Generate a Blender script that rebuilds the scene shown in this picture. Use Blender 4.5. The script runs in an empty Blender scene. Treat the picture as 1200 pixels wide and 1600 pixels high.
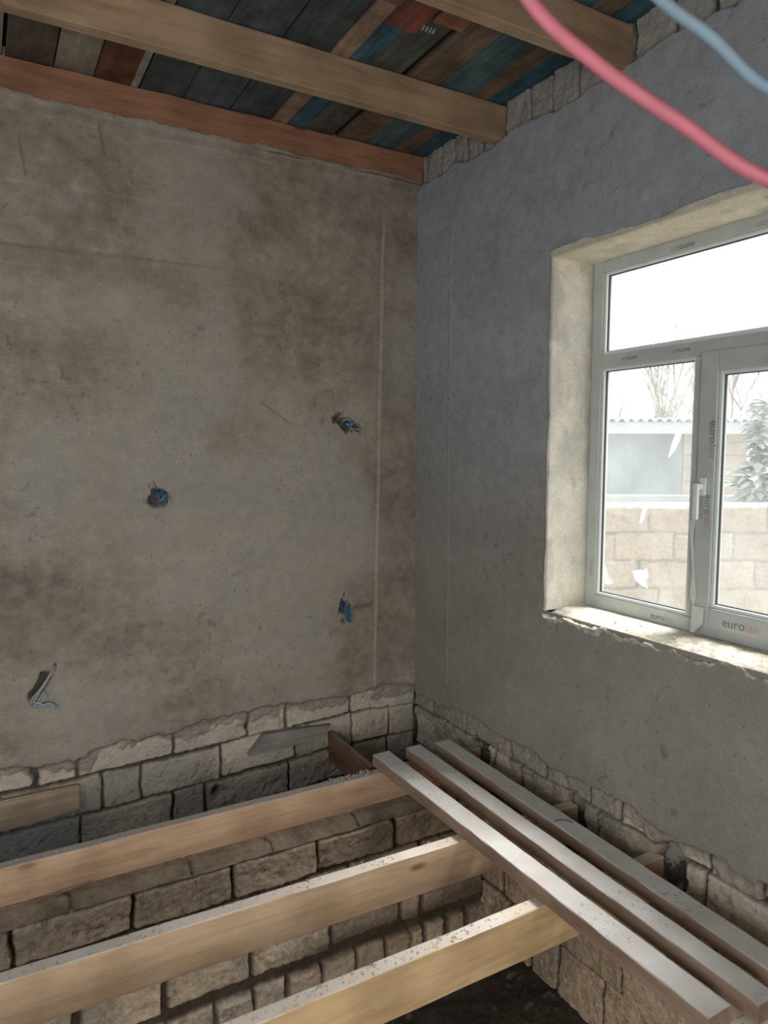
import bpy, bmesh, math, random
import numpy as np
from mathutils import Vector, Matrix
random.seed(5)
S = bpy.context.scene
COL = S.collection

# ------------------------------------------------------------------ camera, sky, lights, exposure
CAM = Vector((-2.1833, -3.4703, 0.0))
cd = bpy.data.cameras.new('camera'); cam = bpy.data.objects.new('camera', cd); COL.objects.link(cam)
cam.matrix_world = Matrix(((0.86938, 0.04042, -0.49248, CAM.x), (-0.49413, 0.07696, -0.86597, CAM.y),
                           (0.00290, 0.99621, 0.08688, CAM.z), (0, 0, 0, 1)))
cd.sensor_fit = 'HORIZONTAL'; cd.sensor_width = 36.0; cd.lens = 1112.2 / 1200 * 36
cd.clip_start = 0.02; cd.clip_end = 200
cd.dof.use_dof = True; cd.dof.focus_distance = 4.0; cd.dof.aperture_fstop = 4.5
S.camera = cam
S.view_settings.view_transform = 'Standard'; S.view_settings.look = 'None'
S.view_settings.exposure = 0.0; S.view_settings.gamma = 1.0; S.view_settings.use_curve_mapping = False

W = bpy.data.worlds.new('overcast_sky'); S.world = W; W.use_nodes = True
bg = W.node_tree.nodes['Background']; bg.inputs[0].default_value = (0.93, 0.98, 1.0, 1); bg.inputs[1].default_value = 1.7

def light(name, kind, loc, direction, energy, color, **kw):
    l = bpy.data.lights.new(name, kind); l.energy = energy; l.color = color
    for k, v in kw.items(): setattr(l, k, v)
    o = bpy.data.objects.new(name, l); COL.objects.link(o); o.location = loc
    o.rotation_euler = Vector(direction).to_track_quat('-Z', 'Y').to_euler(); return o
light('sun', 'SUN', (6, -4, 8), (-0.46, 0.08, -0.84), 12.0, (1.0, 0.97, 0.93), angle=math.radians(30))
p = light('window_daylight_portal', 'AREA', (0.34, -1.695, 0.05), (-1, 0, 0), 1, (1, 1, 1), shape='RECTANGLE', size=1.2, size_y=1.54)
p.data.cycles.is_portal = True
light('doorway_daylight', 'AREA', (-2.55, -5.05, -0.80), (0.06, 1, -0.30), 54, (1.0, 0.96, 0.90), shape='RECTANGLE', size=1.15, size_y=1.5)
light('side_window_daylight', 'AREA', (-4.05, -2.6, 0.1), (1, 0.02, 0.12), 23, (0.80, 0.90, 1.0), shape='RECTANGLE', size=1.2, size_y=1.3)

# ------------------------------------------------------------------ helpers
def noise2(u, v, seed=0):
    """value noise, numpy arrays in, -1..1 out"""
    iu = np.floor(u).astype(np.int64); iv = np.floor(v).astype(np.int64)
    fu = u - iu; fv = v - iv
    fu = fu * fu * (3 - 2 * fu); fv = fv * fv * (3 - 2 * fv)
    def h(a, b):
        n = (a * 374761393 + b * 668265263 + seed * 1442695041) & 0xffffffff
        n = ((n ^ (n >> 13)) * 1274126177) & 0xffffffff
        n = n ^ (n >> 16)
        return (n & 0xffff) / 32767.5 - 1
    return (h(iu, iv) * (1 - fu) + h(iu + 1, iv) * fu) * (1 - fv) + (h(iu, iv + 1) * (1 - fu) + h(iu + 1, iv + 1) * fu) * fv
def fbm(u, v, scale, octv=4, seed=0, gain=0.5):
    s = 0; a = 1; t = 0
    for i in range(octv):
        s = s + a * noise2(u * scale + 17.3 * i, v * scale - 9.1 * i, seed + i); t += a; a *= gain; scale *= 2.03
    return s / t
def sst(a, b, x):
    t = np.clip((x - a) / (b - a), 0, 1); return t * t * (3 - 2 * t)
def mix(a, b, t): return a * (1 - t[..., None]) + np.asarray(b) * t[..., None]

def axis(*segs):
    """segs: (start, end, step) joined"""
    out = []
    for a, b, st in segs:
        n = max(1, int(round((b - a) / st))); out += list(np.linspace(a, b, n + 1)[:-1])
    out.append(segs[-1][1]); return np.array(out)

def gridmesh(name, P, colour, mat, keep=None, flip=False):
    """P: (m,n,3) positions, colour (m,n,3)"""
    m, n = P.shape[:2]
    idx = np.arange(m * n).reshape(m, n)
    q = np.stack([idx[:-1, :-1], idx[:-1, 1:], idx[1:, 1:], idx[1:, :-1]], -1)
    if flip: q = q[..., ::-1]
    if keep is not None: q = q[keep]
    q = q.reshape(-1, 4)
    used = np.zeros(m * n, bool); used[q.ravel()] = True
    re = np.cumsum(used) - 1
    V = P.reshape(-1, 3)[used]; q = re[q]
    me = bpy.data.meshes.new(name)
    me.vertices.add(len(V)); me.vertices.foreach_set('co', V.astype(np.float32).ravel())
    me.loops.add(q.size); me.loops.foreach_set('vertex_index', q.astype(np.int32).ravel())
    me.polygons.add(len(q)); me.polygons.foreach_set('loop_start', np.arange(0, q.size, 4, dtype=np.int32))
    me.polygons.foreach_set('loop_total', np.full(len(q), 4, np.int32))
    me.update(calc_edges=True)
    me.polygons.foreach_set('use_smooth', np.ones(len(q), bool))
    ca = me.color_attributes.new('tint', 'FLOAT_COLOR', 'POINT')
    c = np.ones((len(V), 4), np.float32); c[:, :3] = np.clip(colour.reshape(-1, 3)[used], 0, 1)
    ca.data.foreach_set('color', c.ravel())
    me.materials.append(mat)
    o = bpy.data.objects.new(name, me); COL.objects.link(o); return o

def meshobj(name, bm, mat, parent=None, smooth=False):
    me = bpy.data.meshes.new(name); bm.to_mesh(me); bm.free()
    for mm in (mat if isinstance(mat, (list, tuple)) else [mat]): me.materials.append(mm)
    if smooth:
        for f in me.polygons: f.use_smooth = True
    o = bpy.data.objects.new(name, me); COL.objects.link(o)
    if parent is not None: o.parent = parent
    return o
def addbox(bm, lo, hi, mi=0, bev=0.0):
    lo = Vector(lo); hi = Vector(hi)
    r = bmesh.ops.create_cube(bm, size=1.0)
    vs = r['verts']
    for v in vs: v.co = Vector((lo[i] + (v.co[i] + .5) * (hi[i] - lo[i]) for i in range(3)))
    fs = set(f for v in vs for f in v.link_faces)
    for f in fs: f.material_index = mi
    if bev:
        bmesh.ops.bevel(bm, geom=list({e for v in vs for e in v.link_edges}), offset=bev, segments=2, affect='EDGES', profile=0.6)
def boxobj(name, boxes, mat, parent=None, bev=0.0):
    bm = bmesh.new()
    for b in boxes: addbox(bm, b[0], b[1], 0, bev)
    return meshobj(name, bm, mat, parent)
def tube(bm, pts, rad, sides=10, cap=True, mi=0):
    pts = [Vector(p) for p in pts]; rings = []
    up = Vector((0.31, 0.2, 0.93)).normalized()
    for i, p_ in enumerate(pts):
        d = (pts[min(i + 1, len(pts) - 1)] - pts[max(i - 1, 0)]).normalized()
        a = d.cross(up)
        if a.length < 1e-3: a = d.cross(Vector((1, 0, 0)))
        a.normalize(); b = d.cross(a)
        r = rad(i) if callable(rad) else rad
        rings.append([bm.verts.new(p_ + (a * math.cos(t) + b * math.sin(t)) * r) for t in [k * 2 * math.pi / sides for k in range(sides)]])
    for i in range(len(rings) - 1):
        for k in range(sides):
            f = bm.faces.new((rings[i][k], rings[i][(k + 1) % sides], rings[i + 1][(k + 1) % sides], rings[i + 1][k])); f.smooth = True; f.material_index = mi
    if cap:
        bm.faces.new(rings[0][::-1]).material_index = mi; bm.faces.new(rings[-1]).material_index = mi
def smooth_path(P, n):
    P = [Vector(p) for p in P]; out = []
    Q = [2 * P[0] - P[1]] + P + [2 * P[-1] - P[-2]]
    for i in range(1, len(Q) - 2):
        for k in range(n):
            t = k / n; a, b, c, d = Q[i - 1:i + 3]
            out.append(0.5 * ((2 * b) + (c - a) * t + (2 * a - 5 * b + 4 * c - d) * t * t + (3 * b - a - 3 * c + d) * t ** 3))
    out.append(P[-1]); return out
def empty(name, loc=(0, 0, 0)):
    o = bpy.data.objects.new(name, None); o.empty_display_size = 0.1; COL.objects.link(o); o.location = loc; return o
def tag(o, label, cat, group=None):
    o['label'] = label; o['category'] = cat
    if group: o['group'] = group
    return o
def struct(o): o['kind'] = 'structure'; return o

# ------------------------------------------------------------------ materials
def newmat(name, rough=0.8, spec=0.3):
    m = bpy.data.materials.new(name); m.use_nodes = True
    nt = m.node_tree; b = nt.nodes['Principled BSDF']
    b.inputs['Roughness'].default_value = rough
    b.inputs['Specular IOR Level'].default_value = spec
    return m, nt, b
def N(nt, t, **kw):
    n = nt.nodes.new(t)
    for k, v in kw.items():
        if k.startswith('i_'): n.inputs[k[2:].replace('_', ' ')].default_value = v
        else: setattr(n, k, v)
    return n
def mul(nt, a, b, fac=1.0, mode='MULTIPLY'):
    n = nt.nodes.new('ShaderNodeMix'); n.data_type = 'RGBA'; n.blend_type = mode
    if isinstance(fac, (int, float)): n.inputs[0].default_value = fac
    else: nt.links.new(fac, n.inputs[0])
    for s, v in ((6, a), (7, b)):
        if isinstance(v, tuple): n.inputs[s].default_value = v
        else: nt.links.new(v, n.inputs[s])
    return n.outputs[2]
def ramp(nt, src, stops):
    r = nt.nodes.new('ShaderNodeValToRGB')
    while len(r.color_ramp.elements) > 1: r.color_ramp.elements.remove(r.color_ramp.elements[-1])
    for i, (p_, c) in enumerate(stops):
        e = r.color_ramp.elements[0] if i == 0 else r.color_ramp.elements.new(p_)
        e.position = p_; e.color = c if len(c) == 4 else (*c, 1)
    nt.links.new(src, r.inputs[0]); return r.outputs[0]

def mineral(name, s1=26.0, s2=140.0, bump=0.5, pits=True, lo=0.78, hi=1.14, dist=0.004):
    """colour comes from the vertex tint, broken up with grain, pits and bump"""
    m, nt, b = newmat(name, 0.93, 0.15)
    at = N(nt, 'ShaderNodeAttribute', attribute_name='tint')
    tc = N(nt, 'ShaderNodeNewGeometry')
    n1 = N(nt, 'ShaderNodeTexNoise', i_Scale=s1, i_Detail=6.0, i_Roughness=0.62); nt.links.new(tc.outputs['Position'], n1.inputs['Vector'])
    n2 = N(nt, 'ShaderNodeTexNoise', i_Scale=s2, i_Detail=4.0, i_Roughness=0.6); nt.links.new(tc.outputs['Position'], n2.inputs['Vector'])
    c = mul(nt, at.outputs['Color'], ramp(nt, n1.outputs['Fac'], [(0.3, (lo,) * 3), (0.7, (hi,) * 3)]))
    c = mul(nt, c, ramp(nt, n2.outputs['Fac'], [(0.3, (0.86,) * 3), (0.7, (1.08,) * 3)]))
    if pits:
        vo = N(nt, 'ShaderNodeTexVoronoi', i_Scale=17.0, i_Randomness=1.0); nt.links.new(tc.outputs['Position'], vo.inputs['Vector'])
        c = mul(nt, c, ramp(nt, vo.outputs['Distance'], [(0.05, (0.62,) * 3), (0.10, (1, 1, 1))]))
    nt.links.new(c, b.inputs['Base Color'])
    ad = N(nt, 'ShaderNodeMath', operation='ADD'); nt.links.new(n1.outputs['Fac'], ad.inputs[0]); nt.links.new(n2.outputs['Fac'], ad.inputs[1])
    bp = N(nt, 'ShaderNodeBump', i_Strength=bump, i_Distance=dist); nt.links.new(ad.outputs[0], bp.inputs['Height']); nt.links.new(bp.outputs[0], b.inputs['Normal'])
    return m
M_plaster = mineral('cement_plaster', 18, 120, 0.35, lo=0.90, hi=1.07)
M_stone = mineral('limestone_block', 34, 150, 0.75, lo=0.70, hi=1.16, dist=0.006)
M_soil = mineral('dark_soil', 40, 170, 1.0, pits=False, lo=0.6, hi=1.3, dist=0.01)
M_reveal = mineral('pale_render', 14, 90, 0.3, pits=False, lo=0.90, hi=1.06)

def wood(name, base, dark, dust=None, dustamt=0.0, knots=True, speck=0.0, rough=0.75, plaster_low=False):
    m, nt, b = newmat(name, rough, 0.25)
    tc = N(nt, 'ShaderNodeTexCoord'); oi = N(nt, 'ShaderNodeObjectInfo')
    mp = N(nt, 'ShaderNodeMapping'); mp.inputs['Scale'].default_value = (1.1, 14, 14); nt.links.new(tc.outputs['Object'], mp.inputs[0])
    rn = N(nt, 'ShaderNodeMath', operation='MULTIPLY'); rn.inputs[1].default_value = 13.0; nt.links.new(oi.outputs['Random'], rn.inputs[0])
    cb = N(nt, 'ShaderNodeCombineXYZ')
    for k in range(3): nt.links.new(rn.outputs[0], cb.inputs[k])
    nt.links.new(cb.outputs[0], mp.inputs['Location'])
    g = N(nt, 'ShaderNodeTexNoise', i_Scale=2.2, i_Detail=5.0, i_Roughness=0.6, i_Distortion=0.6); nt.links.new(mp.outputs[0], g.inputs['Vector'])
    c = ramp(nt, g.outputs['Fac'], [(0.28, dark), (0.55, base), (0.8, tuple(min(1, x * 1.12) for x in base))])
    bl = N(nt, 'ShaderNodeTexNoise', i_Scale=5.0, i_Detail=3.0); nt.links.new(tc.outputs['Object'], bl.inputs['Vector'])
    c = mul(nt, c, ramp(nt, bl.outputs['Fac'], [(0.35, (0.80, 0.78, 0.76)), (0.65, (1.06, 1.06, 1.06))]))
    if knots:
        mk = N(nt, 'ShaderNodeMapping'); mk.inputs['Scale'].default_value = (2.6, 7, 7); nt.links.new(tc.outputs['Object'], mk.inputs[0]); nt.links.new(cb.outputs[0], mk.inputs['Location'])
        vo = N(nt, 'ShaderNodeTexVoronoi', i_Scale=1.0); nt.links.new(mk.outputs[0], vo.inputs['Vector'])
        c = mul(nt, c, ramp(nt, vo.outputs['Distance'], [(0.04, (0.42, 0.34, 0.28)), (0.13, (1, 1, 1))]))
    if dust:
        ge = N(nt, 'ShaderNodeNewGeometry'); sx = N(nt, 'ShaderNodeSeparateXYZ'); nt.links.new(ge.outputs['Normal'], sx.inputs[0])
        up = ramp(nt, sx.outputs['Z'], [(0.5, (0, 0, 0)), (0.85, (1, 1, 1))])
        dn = N(nt, 'ShaderNodeTexNoise', i_Scale=9.0, i_Detail=5.0); nt.links.new(tc.outputs['Object'], dn.inputs['Vector'])
        dm = mul(nt, up, ramp(nt, dn.outputs['Fac'], [(0.3, (dustamt * 0.75,) * 3), (0.7, (min(1, dustamt * 1.1),) * 3)]))
        c = mul(nt, c, (*dust, 1), dm, 'MIX')
        if speck:
            sp = N(nt, 'ShaderNodeTexNoise', i_Scale=70.0, i_Detail=2.0); nt.links.new(tc.outputs['Object'], sp.inputs['Vector'])
            sm = N(nt, 'ShaderNodeTexNoise', i_Scale=6.0, i_Detail=2.0); nt.links.new(tc.outputs['Object'], sm.inputs['Vector'])
            k = mul(nt, ramp(nt, sp.outputs['Fac'], [(0.60, (0, 0, 0)), (0.66, (speck,) * 3)]), ramp(nt, sm.outputs['Fac'], [(0.45, (0, 0, 0)), (0.6, (1, 1, 1))]))
            k = mul(nt, k, up)
            c = mul(nt, c, (0.16, 0.14, 0.12, 1), k, 'MIX')
    nt.links.new(c, b.inputs['Base Color'])
    bp = N(nt, 'ShaderNodeBump', i_Strength=0.35, i_Distance=0.003); nt.links.new(g.outputs['Fac'], bp.inputs['Height']); nt.links.new(bp.outputs[0], b.inputs['Normal'])
    return m
M_joist = wood('pine_joist', (0.74, 0.54, 0.36), (0.60, 0.40, 0.24), (0.78, 0.73, 0.66), 0.9, speck=0.8)
M_joist_y = wood('yellow_pine_joist', (0.74, 0.53, 0.30), (0.60, 0.39, 0.20), (0.80, 0.75, 0.67), 0.9, speck=0.8)
M_joist_o = wood('orange_pine_joist', (0.76, 0.52, 0.35), (0.60, 0.37, 0.23), (0.50, 0.50, 0.47), 0.85, speck=0.6)
M_board = wood('weathered_board', (0.36, 0.26, 0.19), (0.24, 0.16, 0.11), (0.80, 0.79, 0.76), 0.97, knots=False, speck=0.45)
M_rafter = wood('pine_rafter', (0.44, 0.31, 0.20), (0.32, 0.215, 0.135))
M_ledger = wood('reddish_ledger', (0.40, 0.20, 0.12), (0.25, 0.13, 0.085))
M_brown = wood('brown_plank', (0.22, 0.13, 0.085), (0.13, 0.08, 0.05), (0.4, 0.36, 0.3), 0.5)
M_greyw = wood('grey_board', (0.33, 0.31, 0.29), (0.22, 0.20, 0.19))
M_tanw = wood('tan_plank', (0.46, 0.36, 0.26), (0.33, 0.25, 0.18))

def plain(name, col, rough=0.5, spec=0.4, nscale=30.0, var=0.08, bump=0.0):
    m, nt, b = newmat(name, rough, spec)
    tc = N(nt, 'ShaderNodeTexCoord'); n = N(nt, 'ShaderNodeTexNoise', i_Scale=nscale, i_Detail=4.0); nt.links.new(tc.outputs['Object'], n.inputs['Vector'])
    c = mul(nt, (*col, 1), ramp(nt, n.outputs['Fac'], [(0.3, (1 - var,) * 3), (0.7, (1 + var,) * 3)]))
    nt.links.new(c, b.inputs['Base Color'])
    if bump:
        bp = N(nt, 'ShaderNodeBump', i_Strength=bump, i_Distance=0.004); nt.links.new(n.outputs['Fac'], bp.inputs['Height']); nt.links.new(bp.outputs[0], b.inputs['Normal'])
    return m
M_pvc = plain('pvc_with_dusty_film', (0.50, 0.53, 0.51), 0.42, 0.5, 9, 0.08)
M_bead = plain('white_pvc_bead', (0.70, 0.74, 0.74), 0.3, 0.5, 20, 0.03)
M_gask = plain('dark_gasket', (0.05, 0.06, 0.06), 0.5, 0.3)
M_handle = plain('white_handle', (0.80, 0.82, 0.80), 0.3, 0.5, 20, 0.02)
M_film = plain('torn_film', (0.66, 0.69, 0.66), 0.4, 0.4, 20, 0.06)
M_ink = plain('dark_print', (0.17, 0.19, 0.18), 0.6)
M_inkr = plain('red_print', (0.47, 0.34, 0.32), 0.6)
M_wblue = plain('blue_insulation', (0.035, 0.13, 0.22), 0.5)
M_wlight = plain('pale_blue_insulation', (0.25, 0.46, 0.56), 0.45)
M_wgrey = plain('grey_insulation', (0.42, 0.43, 0.44), 0.5)
M_pink = plain('pink_conduit', (0.66, 0.20, 0.25), 0.5, 0.4, 20, 0.10)
M_blue = plain('blue_conduit', (0.27, 0.38, 0.46), 0.5, 0.4, 20, 0.10)

def glassmat():
    m = bpy.data.materials.new('dusty_window_glass'); m.use_nodes = True; nt = m.node_tree
    nt.nodes.remove(nt.nodes['Principled BSDF']); out = nt.nodes['Material Output']
    tr = N(nt, 'ShaderNodeBsdfTransparent'); gl = N(nt, 'ShaderNodeBsdfGlossy', i_Roughness=0.03)
    df = N(nt, 'ShaderNodeBsdfDiffuse'); df.inputs[0].default_value = (0.8, 0.84, 0.84, 1)
    tl = N(nt, 'ShaderNodeBsdfTranslucent'); tl.inputs[0].default_value = (0.85, 0.9, 0.9, 1)
    dd = N(nt, 'ShaderNodeMixShader'); dd.inputs[0].default_value = 0.6; nt.links.new(df.outputs[0], dd.inputs[1]); nt.links.new(tl.outputs[0], dd.inputs[2])
    geo = N(nt, 'ShaderNodeNewGeometry'); n = N(nt, 'ShaderNodeTexNoise', i_Scale=3.5, i_Detail=5.0, i_Roughness=0.6); nt.links.new(geo.outputs['Position'], n.inputs['Vector'])
    f = ramp(nt, n.outputs['Fac'], [(0.40, (0.08,) * 3), (0.68, (0.17,) * 3)])
    a = N(nt, 'ShaderNodeMixShader'); nt.links.new(f, a.inputs[0]); nt.links.new(tr.outputs[0], a.inputs[1]); nt.links.new(dd.outputs[0], a.inputs[2])
    b = N(nt, 'ShaderNodeMixShader'); b.inputs[0].default_value = 0.04; nt.links.new(a.outputs[0], b.inputs[1]); nt.links.new(gl.outputs[0], b.inputs[2])
    nt.links.new(b.outputs[0], out.inputs[0]); return m
M_glass = glassmat()
M_smear = plain('white_adhesive_smear', (0.85, 0.88, 0.88), 0.7, 0.2, 60, 0.1)
_nt = M_smear.node_tree; _tl = N(_nt, 'ShaderNodeBsdfTranslucent'); _tl.inputs[0].default_value = (0.95, 0.97, 0.97, 1)
_mx = N(_nt, 'ShaderNodeMixShader'); _mx.inputs[0].default_value = 0.6
_nt.links.new(_nt.nodes['Principled BSDF'].outputs[0], _mx.inputs[1]); _nt.links.new(_tl.outputs[0], _mx.inputs[2]); _tp = N(_nt, 'ShaderNodeBsdfTransparent'); _m2 = N(_nt, 'ShaderNodeMixShader'); _m2.inputs[0].default_value = 0.35; _nt.links.new(_mx.outputs[0], _m2.inputs[1]); _nt.links.new(_tp.outputs[0], _m2.inputs[2]); _nt.links.new(_m2.outputs[0], _nt.nodes['Material Output'].inputs[0])

# ------------------------------------------------------------------ masonry height fields
def masonry(U, V, rows, seed, amp=0.022, jw=0.007):
    """rows: (v0, v1, [joint u...]). returns height (0 at block face, negative in joints), per-block random, block mask"""
    wu = U + 0.009 * fbm(U, V, 8, 2, seed + 5) + 0.006 * fbm(U, V, 38, 3, seed + 6, 0.7)
    wv = V + 0.008 * fbm(U, V, 7, 2, seed + 7) + 0.006 * fbm(U, V, 36, 3, seed + 8, 0.7)
    D = np.full(U.shape, -1.0); R = np.zeros(U.shape); T = np.zeros(U.shape)
    k = 0
    for v0, v1, js in rows:
        for a, b in zip(js[:-1], js[1:]):
            k += 1
            rnd = random.Random(seed * 977 + k); g = jw * rnd.choice([0.35, 0.5, 0.6, 0.9, 1.7])
            a2 = a + g; b2 = b - g; c0 = v0 + jw * rnd.uniform(0.3, 0.9); c1 = v1 - jw * rnd.uniform(0.3, 0.9)
            sk = rnd.uniform(-0.02, 0.02); vv = wv + sk * (wu - a)
            dx = np.minimum(wu - a2, b2 - wu); dy = np.minimum(vv - c0, c1 - vv)
            rr = rnd.uniform(0.004, 0.016)
            d = np.where((dx < rr) & (dy < rr), rr - np.hypot(rr - np.minimum(dx, rr), rr - np.minimum(dy, rr)), np.minimum(dx, dy))
            ins = d > D
            D = np.where(ins, d, D); R = np.where(ins, rnd.random(), R)
            T = np.where(ins, rnd.uniform(-0.35, 0.35) * (wv - (v0 + v1) / 2) * 0.25 + rnd.uniform(-0.006, 0.006), T)
    m = sst(-0.002, 0.007, D)
    h = -amp + m * (amp + T) + m * (0.006 * fbm(U, V, 22, 4, seed + 9, 0.6) + 0.004 * fbm(U, V, 80, 3, seed + 21)) - (1 - sst(0.0, 0.012, D)) * m * 0.003 - 0.010 * m * sst(0.30, 0.62, fbm(U, V, 11, 4, seed + 50, 0.6)) + (1 - m) * 0.006 * fbm(U, V, 60, 3, seed + 3)
    return h, R, m
STONE = np.array([0.66, 0.575, 0.475]); STONE2 = np.array([0.45, 0.395, 0.325]); MORT = np.array([0.085, 0.072, 0.058])
def stonecol(U, V, R, m, seed, grey=0.0):
    t = np.clip(R + 0.35 * fbm(U, V, 7, 3, seed + 30), 0, 1)
    c = STONE[None, None] * (1 - t[..., None]) + STONE2[None, None] * t[..., None]
    sp = sst(0.15, 0.55, fbm(U, V, 26, 4, seed + 31, 0.7))
    c = c * (1 - 0.35 * sp[..., None])
    c = mix(c, np.array([0.30, 0.29, 0.27]), sst(0.1, 0.6, fbm(U, V, 3.2, 3, seed + 33)) * 0.6)
    po = sst(0.34, 0.62, fbm(U, V, 52, 3, seed + 37, 0.8)) * sst(-0.35, 0.25, fbm(U, V, 6, 2, seed + 38)); c = c * (1 - 0.55 * po[..., None])
    mc = MORT * (1 + 0.6 * fbm(U, V, 12, 3, seed + 35)[..., None])
    return mc * (1 - m[..., None]) + c * m[..., None]
def plastercol(U, V, base, seed, contrast=1.0):
    a = fbm(U, V, 1.5, 4, seed); b = fbm(U * 0.42, V, 4.5, 4, seed + 9, 0.6); c = fbm(U, V, 16, 4, seed + 19, 0.6)
    d = fbm(U * 0.6, V, 42, 3, seed + 29, 0.7)
    k = 1 + contrast * (0.12 * a + 0.26 * b + 0.24 * c + 0.16 * d)
    col = base[None, None] * k[..., None]
    w = sst(0.08, 0.5, fbm(U, V, 2.4, 4, seed + 40))[..., None]
    col = col * (1 - 0.05 * contrast * w * np.array([0.4, 1.0, 1.9]))
    return col
def poly(U, xs, ys): return np.interp(U, xs, ys)
def gauss(d, s): return np.exp(-(d / s) ** 2)

# ---- back wall
u = axis((-4.05, -2.35, 0.02), (-2.35, 0.005, 0.0055)); v = axis((-2.0, -1.28, 0.0045), (-1.28, 1.40, 0.011), (1.40, 1.52, 0.005), (1.52, 1.75, 0.02))
U, V = np.meshgrid(u, v)
rows = [(-2.08, -1.905, [-4.3, -3.8, -3.4, -3.0, -2.6, -2.2, -1.80, -1.42, -1.0, -0.6, -0.3, 0.1]),
        (-1.905, -1.725, [-4.2, -3.7, -3.3, -2.9, -2.5, -1.832, -1.409, -1.245, -0.789, -0.405, -0.17, 0.1]),
        (-1.725, -1.545, [-4.0, -3.6, -3.2, -2.8, -2.5, -2.16, -1.735, -1.555, -1.158, -0.745, -0.40, -0.16, 0.1]),
        (-1.545, -1.33, [-4.2, -3.8, -3.4, -3.0, -2.4, -2.015, -1.835, -1.401, -1.005, -0.80, -0.41, 0.1])]
# bed joints climb slightly towards the corner
tilt = poly(U, [-4, -2.1, -1.0, -0.4, 0], [-.01, 0.0, 0.035, 0.06, 0.05]) * -1
h, R, m = masonry(U, V + tilt, rows, 3)
h -= 0.022
edge = poly(U, [-4.05, -2.155, -2.0, -1.83, -1.64, -1.40, -1.21, -0.975, -0.69, -0.45, -0.21, 0], [-1.40, -1.42, -1.445, -1.43, -1.385, -1.40, -1.372, -1.35, -1.36, -1.38, -1.355, -1.38])
edge = edge + 0.022 * fbm(U, V, 12, 4, 71) + 0.014 * fbm(U, V, 42, 3, 72)
pm = sst(-0.003, 0.008, V - edge)
ph = 0.0035 * fbm(U, V, 2.2, 3, 80) + 0.0016 * fbm(U, V, 12, 3, 81)
pc = plastercol(U, V, np.array([0.338, 0.294, 0.246]), 90, 1.25)
# patchy paler field with the mid-wall light painted in, scored horizontal lines high on the left, vertical chase near the corner
pale = sst(0.1, 0.6, fbm(U, V, 1.6, 3, 95) + 0.9 * gauss(np.hypot((U + 1.35) / 1.1, (V + 0.25) / 0.8), 1.0) - 0.25)
pc = mix(pc, np.array([0.46, 0.425, 0.375]), pale * 0.7)
for vz, ul, dep in ((1.13, -1.35, 1), (0.865, -1.15, -1), (0.79, -1.6, 1)):
    ln = gauss(V - (vz + 0.004 * fbm(U, V, 3, 2, 99) + 0.010 * (U + 2)), 0.007) * sst(ul + 0.3, ul - 0.3, U)
    ph += dep * 0.003 * ln; pc = pc * (1 + (0.16 if dep > 0 else -0.28) * ln[..., None])
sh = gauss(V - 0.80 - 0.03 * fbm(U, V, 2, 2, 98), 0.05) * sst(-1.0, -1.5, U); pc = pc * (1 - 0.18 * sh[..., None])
cx = poly(V, [-1.7, -1.3, 1.22, 1.4], [-0.268, -0.265, -0.213, -0.213]) + 0.004 * fbm(U * 0, V, 3, 2, 97)
strip = gauss(U - cx, 0.009) * sst(1.27, 1.2, V); ph += 0.004 * strip
pc = mix(pc, np.array([0.47, 0.43, 0.38]), strip * 0.65)
pc = pc * (1 - 0.07 * sst(0.0, 0.02, U - cx))[..., None]  # corner shade painted into the plaster right of the chase
ph -= 0.003 * gauss(U - cx + 0.016, 0.006) * sst(1.27, 1.2, V)
# little pocks
pk = sst(0.50, 0.72, fbm(U, V, 38, 2, 101)) * sst(-0.1, 0.3, fbm(U, V, 3, 2, 102)); ph -= 0.003 * pk; pc = pc * (1 - 0.30 * pk[..., None])
# scratches
for (x0, z0, x1, z1) in ((-.93, .24, -.76, .13), (-1.98, 1.30, -1.96, 1.16), (-1.66, 1.42, -1.64, 1.30)):
    dx, dz = x1 - x0, z1 - z0; L = math.hypot(dx, dz); t = np.clip(((U - x0) * dx + (V - z0) * dz) / L ** 2, 0, 1)
    dd = np.hypot(U - x0 - t * dx, V - z0 - t * dz); pc = pc * (1 - 0.4 * gauss(dd, 0.005)[..., None]); ph -= 0.002 * gauss(dd, 0.006)
# wire pockets knocked through the plaster
SOCK = [(-0.431, 0.135, 0.100, 0.040, -0.45), (-1.446, -0.222, 0.066, 0.046, 0.4), (-0.458, -0.87, 0.032, 0.076, 0.0), (-1.990, -1.068, 0.100, 0.030, 0.95)]
hole = np.zeros(U.shape)
for (x, z, a, b, an) in SOCK:
    c_, s_ = math.cos(an), math.sin(an)
    du = (U - x) * c_ + (V - z) * s_; dv = -(U - x) * s_ + (V - z) * c_
    r = np.hypot(du / a, dv / b) + 0.9 * fbm(U, V, 24, 4, 111, 0.65)
    hole = np.maximum(hole, sst(1.0, 0.62, r))
    pc = mix(pc, np.array([0.40, 0.37, 0.32]), 0.5 * sst(2.2, 1.1, r))
gr = sst(0.008, 0.003, np.abs(V + 0.875 - 0.1 * (U + 0.36))) * sst(-0.46, -0.44, U) * sst(-0.255, -0.275, U); hole = np.maximum(hole, 0.6 * gr)
ph -= 0.045 * hole; pc = mix(pc, np.array([0.10, 0.085, 0.07]), hole * 0.9)
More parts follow.
